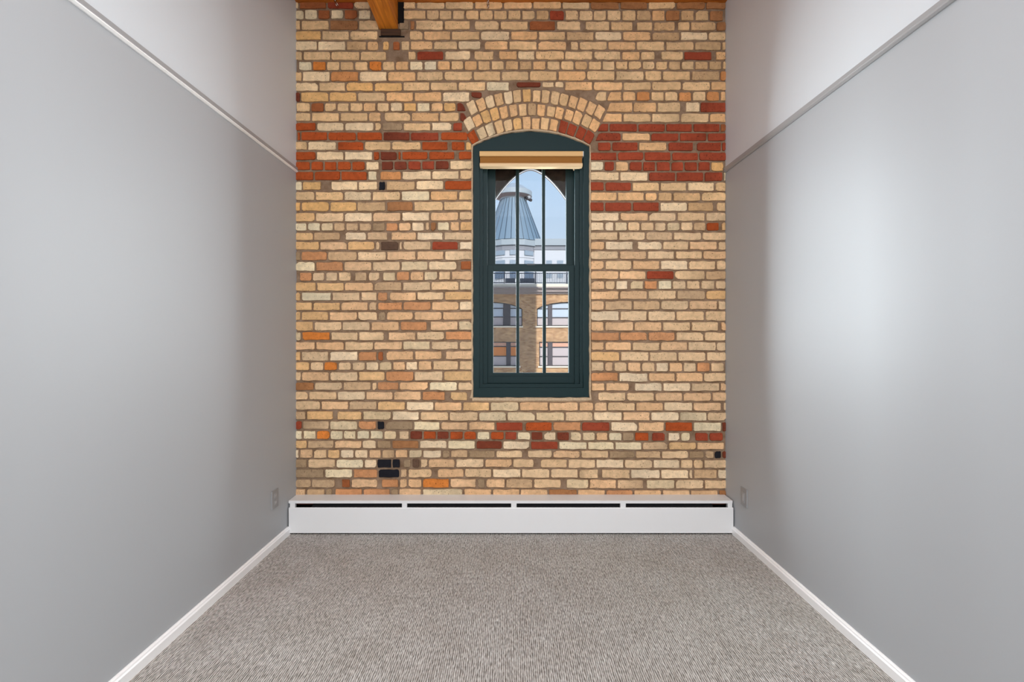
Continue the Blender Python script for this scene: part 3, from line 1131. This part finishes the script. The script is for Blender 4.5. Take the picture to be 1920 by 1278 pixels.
wall_plate('wall_outlet', XL, 1, depth_on_wall(508.6, 401), depth_on_wall(520.6, 401), z_on_wall(520.4, 947.5, 401), z_on_wall(520.4, 914, 401),
           'grey painted outlet cover low on the left wall near the heater', 2)
wall_plate('wall_outlet', XR, -1, depth_on_wall(1401.8, 405), depth_on_wall(1390.2, 405), z_on_wall(1390.4, 944.5, 405), z_on_wall(1390.4, 911, 405),
           'grey painted outlet cover low on the right wall near the heater', 1)

# ------------------------------------------------------------------ timber beam, its dark pocket and the hooks
bx0, bx1 = P(711, 0).x, P(746, 0).x
zb = P(0, 54.5, 0).z
bt = empty('trim_5', ((bx0 + bx1) / 2, -2.6, zb))
tag(bt, 'honey stained timber ceiling beam running into the brick wall', None, None, 'structure')
bm = boxm(bx0, bx1, YB, 0.02, zb, ZCEIL + 0.005, 0.004)
link_mesh('beam', bm, M['honey_wood'], bt, tuple(bt.location))
o = link_mesh('bearing_block', boxm(P(714, 0).x, P(751, 0).x, -0.006, 0.03, P(0, 66.5).z, zb - 0.001, 0.003), M['charred_wood'], bt, tuple(bt.location))  # solid dark block in place of the shaded open pocket
o['label'] = 'charred dark bearing block under the beam end'
link_mesh('pocket_gap', boxm(P(746.2, 0).x, P(757.5, 0).x, -0.001, 0.012, P(0, 43).z, ZCEIL + 0.003), M['black'], bt, tuple(bt.location))['label'] = 'black gap beside the beam end'  # shade of the open gap put in as a black slab
link_mesh('joint_gap', boxm(P(710.5, 0).x, P(758, 0).x, 0.003, 0.012, P(0, 68.8).z, P(0, 66.8).z), M['black'], bt, tuple(bt.location))['label'] = 'black joint below the bearing block'


def hook(px, pyt, pyb, label, chain):
    y = -0.022
    c = (P(px, 0, y).x, y, ZCEIL)
    o = empty('hanging_hook', c)
    tag(o, label, 'hook')
    zl = P(0, pyb, y).z
    zt_ = ZCEIL

    def part(nm, pts, r):
        bm = bmesh.new()
        add_tube(bm, pts, r, 8)
        q = link_mesh(nm, bm, M['steel'], None, c, True)
        q.parent = o
        q.location = (0, 0, 0)
    cx = c[0]
    if chain:
        for i in range(3):
            zc = zt_ - (zt_ - zl) * (i + 0.5) / 3
            rx, rz = 0.007, (zt_ - zl) / 5.0
            pts = []
            for k in range(13):
                t = 2 * math.pi * k / 12
                u = rx * math.cos(t)
                pts.append((cx + (u if i % 2 else u * 0.55), y + (0 if i % 2 else u * 0.8), zc + rz * math.sin(t)))
            part('link', pts, 0.0026)
    else:
        part('shank', [(cx - 0.004, y, zt_ + 0.004), (cx - 0.003, y, zt_ - 0.01)], 0.003)
        for off in (0.0, 0.0085):
            pts = []
            for k in range(9):
                t = math.pi * k / 8
                pts.append((cx - 0.010 + off + 0.020 * k / 8, y - 0.008 * math.sin(t), zt_ - 0.006 + off * 0.5 - (zt_ - zl - 0.006) * (k / 8.0) ** 0.8))
            part('coil', pts, 0.0026)


hook(629.5, 0, 12.0, 'small shiny metal hook left of the wooden beam', False)
hook(915.0, 0, 15.5, 'short shiny chain hanging above the arched window', True)

# ------------------------------------------------------------------ brick building across the street
YF2 = 36.0
bb = empty('brick_building', P(992, 720, YF2))
tag(bb, 'tan brick building with arched windows seen through the lower panes', 'building')
BB = tuple(bb.location)


def fpart(name, bm, m, parent=bb, ref=None):
    o = link_mesh(name, bm, m, None, ref or BB)
    o.parent = parent
    o.location = (0, 0, 0)
    return o


bm = bmesh.new()
pbox(bm, 700, 1300, 551, 563, YF2, YF2 + 0.5)
pbox(bm, 700, 1300, 611, 640.5, YF2, YF2 + 0.5)
pbox(bm, 700, 1300, 686, 900, YF2, YF2 + 0.5)
for a, b in ((979.5, 1006.5), (700, 861), (1126, 1300)):
    pbox(bm, a, b, 563, 611, YF2, YF2 + 0.5)
for a, b in ((974.5, 1011), (700, 866), (1119, 1300)):
    pbox(bm, a, b, 640.5, 686, YF2, YF2 + 0.5)


def warch(x, x0, x1):
    t = (x - x0) / (x1 - x0)
    return 579 - 13 * (1 - (2 * t - 1) ** 2) ** 0.75


for x0, x1 in ((861, 979.5), (1006.5, 1126)):
    n = 20
    for i in range(n):
        a = x0 + (x1 - x0) * i / n
        b = x0 + (x1 - x0) * (i + 1) / n
        pa = [P(a, 563, YF2), P(b, 563, YF2), P(b, warch(b, x0, x1), YF2), P(a, warch(a, x0, x1), YF2)]
        f0 = [bm.verts.new(p) for p in pa]
        f1 = [bm.verts.new((p.x, YF2 + 0.5, p.z)) for p in pa]
        bm.faces.new(f0)
        bm.faces.new((f0[2], f0[3], f1[3], f1[2]))
fpart('wall', bm, M['far_brick'])
bm = bmesh.new()
pbox(bm, 700, 1300, 537.5, 540, YF2 - 0.55, YF2 + 2)
pbox(bm, 700, 1300, 540, 547, YF2 - 0.35, YF2 + 0.5)
pbox(bm, 700, 1300, 547, 551, YF2 - 0.15, YF2 + 0.5)
fpart('cornice', bm, M['cornice'])
fpart('roof_slab', pboxm(700, 1300, 532, 537.4, YF2 - 0.2, YF2 + 20), M['far_stone'])
for x0, x1, y in ((858, 981, 611), (1004, 1129, 611), (864, 976, 686.3), (1009, 1121, 686.3)):
    fpart('sill', pboxm(x0, x1, y, y + 2.6, YF2 - 0.12, YF2 + 0.3), M['far_stone'])
# soldier course over the arched windows
for x0, x1 in ((861, 979.5), (1006.5, 1126)):
    bm = bmesh.new()
    n = 26
    for i in range(n):
        a = x0 + (x1 - x0) * (i + 0.08) / n
        b = x0 + (x1 - x0) * (i + 0.92) / n
        pa = [P(a, warch(a, x0, x1) - 5, YF2 - 0.05), P(b, warch(b, x0, x1) - 5, YF2 - 0.05), P(b, warch(b, x0, x1) - 0.4, YF2 - 0.05), P(a, warch(a, x0, x1) - 0.4, YF2 - 0.05)]
        f0 = [bm.verts.new(p) for p in pa]
        f1 = [bm.verts.new((p.x, YF2 + 0.1, p.z)) for p in pa]
        bm.faces.new(f0)
        for q in range(4):
            bm.faces.new((f0[q], f0[(q + 1) % 4], f1[(q + 1) % 4], f1[q]))
    fpart('arch_course', bm, M['far_brick'])


def far_window(x0, x1, yt, tr, mid, yb, arched, mulls, panes):
    """tripartite window: frame bars, two thick mullions, panes between them."""
    w = empty('window')
    w.parent = bb
    w.location = (0, 0, 0)
    Yw = YF2 + 0.12
    bm = bmesh.new()
    t = 1.7
    pbox(bm, x0, x0 + t, tr - 2 if arched else yt, yb, Yw, Yw + 0.12)
    pbox(bm, x1 - t, x1, tr - 2 if arched else yt, yb, Yw, Yw + 0.12)
    pbox(bm, x0, x1, yb - t, yb, Yw, Yw + 0.12)
    pbox(bm, x0, x1, tr - 0.85, tr + 0.85, Yw, Yw + 0.12)
    pbox(bm, x0, x1, mid - 0.85, mid + 0.85, Yw, Yw + 0.12)
    if not arched:
        pbox(bm, x0, x1, yt, yt + t, Yw, Yw + 0.12)
    else:
        n = 20
        for i in range(n):
            a = x0 + (x1 - x0) * i / n
            b = x0 + (x1 - x0) * (i + 1) / n
            ya, yb2 = warch(a, x0, x1), warch(b, x0, x1)
            f0 = [bm.verts.new(P(*q, Yw)) for q in ((a, ya - 0.3), (b, yb2 - 0.3), (b, yb2 + 1.9), (a, ya + 1.9))]
            bm.faces.new(f0)
    fpart('frame', bm, M['far_frame'], w)
    for a, b in mulls:
        fpart('mullion', pboxm(a, b, yt if not arched else warch(a, x0, x1), yb, Yw - 0.05, Yw + 0.1), M['far_mullion'], w)
    ex = [x0] + [v for m2 in mulls for v in m2] + [x1]
    for (ya, yb2, m) in ((yt, tr, panes[0]), (tr, mid, panes[1]), (mid, yb, panes[2])):
        for a, b in zip(ex[0::2], ex[1::2]):
            fpart('pane', pboxm(a, b, ya, yb2, Yw + 0.06, Yw + 0.08), m, w)


far_window(861, 979.5, 565, 578, 594, 611, True, ((883, 897), (943.3, 957)), (M['pane_blue'], M['pane_blue'], M['curtain']))
far_window(1006.5, 1126, 565, 578.5, 595, 611, True, ((1027.5, 1035.5), (1097, 1105)), (M['pane_blue'], M['pane_blue'], M['curtain']))
far_window(866, 974.5, 640.5, 649.5, 667.5, 686, False, ((883, 892), (949.2, 957.6)), (M['pane_pink'], M['pane_orange'], M['curtain']))
far_window(1011, 1119, 640.5, 650.5, 668, 686, False, ((1027.2, 1036), (1094, 1103)), (M['pane_pink'], M['curtain'], M['curtain']))

# roof terrace railing
rl = empty('terrace_railing', P(992, 532, YF2 - 0.1))
tag(rl, 'dark metal railing along the roof edge of the tan brick building', 'railing')
RL = tuple(rl.location)
fpart('top_rail', pboxm(700, 1300, 511.2, 512.8, YF2 - 0.14, YF2 - 0.06), M['rail_dark'], rl, RL)
fpart('bottom_rail', pboxm(700, 1300, 529, 530.4, YF2 - 0.13, YF2 - 0.07), M['rail_dark'], rl, RL)
xpos = 915.0
while xpos < 1075:
    fpart('baluster', pboxm(xpos, xpos + 0.9, 512, 531.8, YF2 - 0.12, YF2 - 0.08), M['rail_dark'], rl, RL)
    xpos += 3.1
for xp in (945, 1003.5, 1062):
    fpart('post', pboxm(xp, xp + 2, 509, 532, YF2 - 0.16, YF2 - 0.04), M['rail_dark'], rl, RL)
for a, b in ((947.5, 966), (975, 1003)):
    fpart('privacy_panel', pboxm(a, b, 521.5, 530, YF2 - 0.04, YF2 - 0.02), M['far_glass_dark'], rl, RL)

# ------------------------------------------------------------------ white building with the conical metal roof
YT = 62.7
dT = D + YT
cxT = P(962, 0, YT).x
r_px = lambda r: r * dT / F


def z_near(py, r):
    return ZC + (VY - py) * (dT - r_px(r)) / F


tb = empty('white_building', (cxT, YT, z_near(560, 52)))
tag(tb, 'white building with rounded bay behind the brick building', 'building')
TB = tuple(tb.location)


def lpart(name, prof, m, parent=tb, ref=TB, n=48, smooth=False):
    o = link_mesh(name, lathe(prof, cxT, YT, n), m, None, ref, smooth)
    o.parent = parent
    o.location = (0, 0, 0)
    return o


def zs(py, r=52):
    return z_near(py, r)


lpart('bay_wall', [(r_px(50), zs(580)), (r_px(50), zs(460))], M['far_white'], n=16)
lpart('bay_frieze', [(r_px(51), zs(468)), (r_px(51), zs(459))], M['far_grey'], n=16)
lpart('bay_fascia', [(r_px(53.5), zs(458.6)), (r_px(54), zs(458)), (r_px(54), zs(447.3)), (r_px(50), zs(446.6))], M['far_fascia'], n=16)
lpart('bay_sill', [(r_px(51.2), zs(481.5)), (r_px(51.2), zs(478.4))], M['far_white'], n=16)
# windows set on the bay
for py0, py1, m in ((468.3, 477.0, M['far_glass']), (487, 496.5, M['far_glass']), (508, 521, M['far_glass_dark'])):
    for xa_, xb_ in ((929, 946), (956, 972), (983, 999)):
        bm = bmesh.new()
        vs = []
        for xx in (xa_, xb_):
            off = min(abs(xx - 962), 49)
            yy = YT - math.sqrt(max(50.8 ** 2 - off ** 2, 0)) * dT / F - 0.05
            X = cxT + (xx - 962) * dT / F * 0.965
            vs.append((X, yy))
        quad = []
        for (X, yy), s_ in ((vs[0], 0), (vs[1], 0)):
            pass
        za, zb_ = zs(py1), zs(py0)
        dx_, dy_ = vs[1][0] - vs[0][0], vs[1][1] - vs[0][1]
        ln = math.hypot(dx_, dy_)
        nx_, ny_ = dy_ / ln * 0.1, -dx_ / ln * 0.1
        f0 = [bm.verts.new((x + nx_, y + ny_, z)) for (x, y), z in ((vs[0], za), (vs[1], za), (vs[1], zb_), (vs[0], zb_))]
        f1 = [bm.verts.new((x - nx_ * 6, y - ny_ * 6, z)) for (x, y), z in ((vs[0], za), (vs[1], za), (vs[1], zb_), (vs[0], zb_))]
        bm.faces.new(f0)
        for q in range(4):
            bm.faces.new((f0[q], f0[(q + 1) % 4], f1[(q + 1) % 4], f1[q]))
        fpart('window', bm, m, tb, TB)
YW = YT - 33 * dT / F
fpart('wing_wall', pboxm(1001.5, 1150, 467.5, 585, YW, YW + 5), M['far_white'], tb, TB)
fpart('wing_frieze', pboxm(1001, 1150, 459.5, 468, YW - 0.1, YW + 5), M['far_grey'], tb, TB)
fpart('wing_fascia', pboxm(1001, 1150, 447.2, 459.4, YW - 0.3, YW + 5), M['far_fascia'], tb, TB)
for xa_, xb_, ya_, yb_ in ((1024, 1035, 488, 497), (1044.5, 1056, 488, 497), (1024, 1035, 512, 521), (1044.5, 1056, 512, 521)):
    fpart('window', pboxm(xa_, xb_, ya_, yb_, YW - 0.06, YW + 0.2), M['far_glass'], tb, TB)

tw = empty('roof_tower', (cxT, YT, zs(446)))
tag(tw, 'blue grey conical standing seam roof with flat cap in the upper panes', 'roof')
TW = tuple(tw.location)
zc0, zc1 = z_near(446.6, 54.5), z_near(369.4, 24)
lpart('cone', [(r_px(54.5), zc0), (r_px(24), zc1)], M['roof_metal'], tw, TW, 56)
for k in range(30):
    an = 2 * math.pi * k / 30 + 0.03
    if math.sin(an) > 0.25:
        continue
    bm = bmesh.new()
    a = (cxT + r_px(54.5) * math.cos(an), YT + r_px(54.5) * math.sin(an), zc0)
    b = (cxT + r_px(24) * math.cos(an), YT + r_px(24) * math.sin(an), zc1)
    add_tube(bm, [a, b], 0.05, 5)
    fpart('seam', bm, M['roof_seam'], tw, TW)
lpart('neck', [(r_px(24.3), zc1 - 0.05), (r_px(24.3), z_near(365, 24))], M['far_fascia'], tw, TW)
lpart('cap_soffit', [(r_px(24), z_near(367, 24)), (r_px(34.6), z_near(359.5, 35))], M['cap_under'], tw, TW)
lpart('cap', [(r_px(34.6), z_near(359.6, 35)), (r_px(35.4), z_near(359.2, 35)), (r_px(35.4), z_near(350.5, 35)), (r_px(33), z_near(349.6, 35)), (r_px(20), z_near(343, 24)), (r_px(6), z_near(341, 12))], M['far_fascia'], tw, TW)
for k, (px, py) in enumerate(((987, 371), (991, 369), (994, 374.5))):
    bm = bmesh.new()
    c = P(px, py, YT - 1.0)
    add_tube(bm, [c + Vector((-0.12, 0.12, 0.08)), c + Vector((0.14, -0.14, -0.10))], 0.2, 10)
    fpart('floodlight', bm, M['far_frame'] if k % 2 == 0 else M['far_white'], tw, TW)
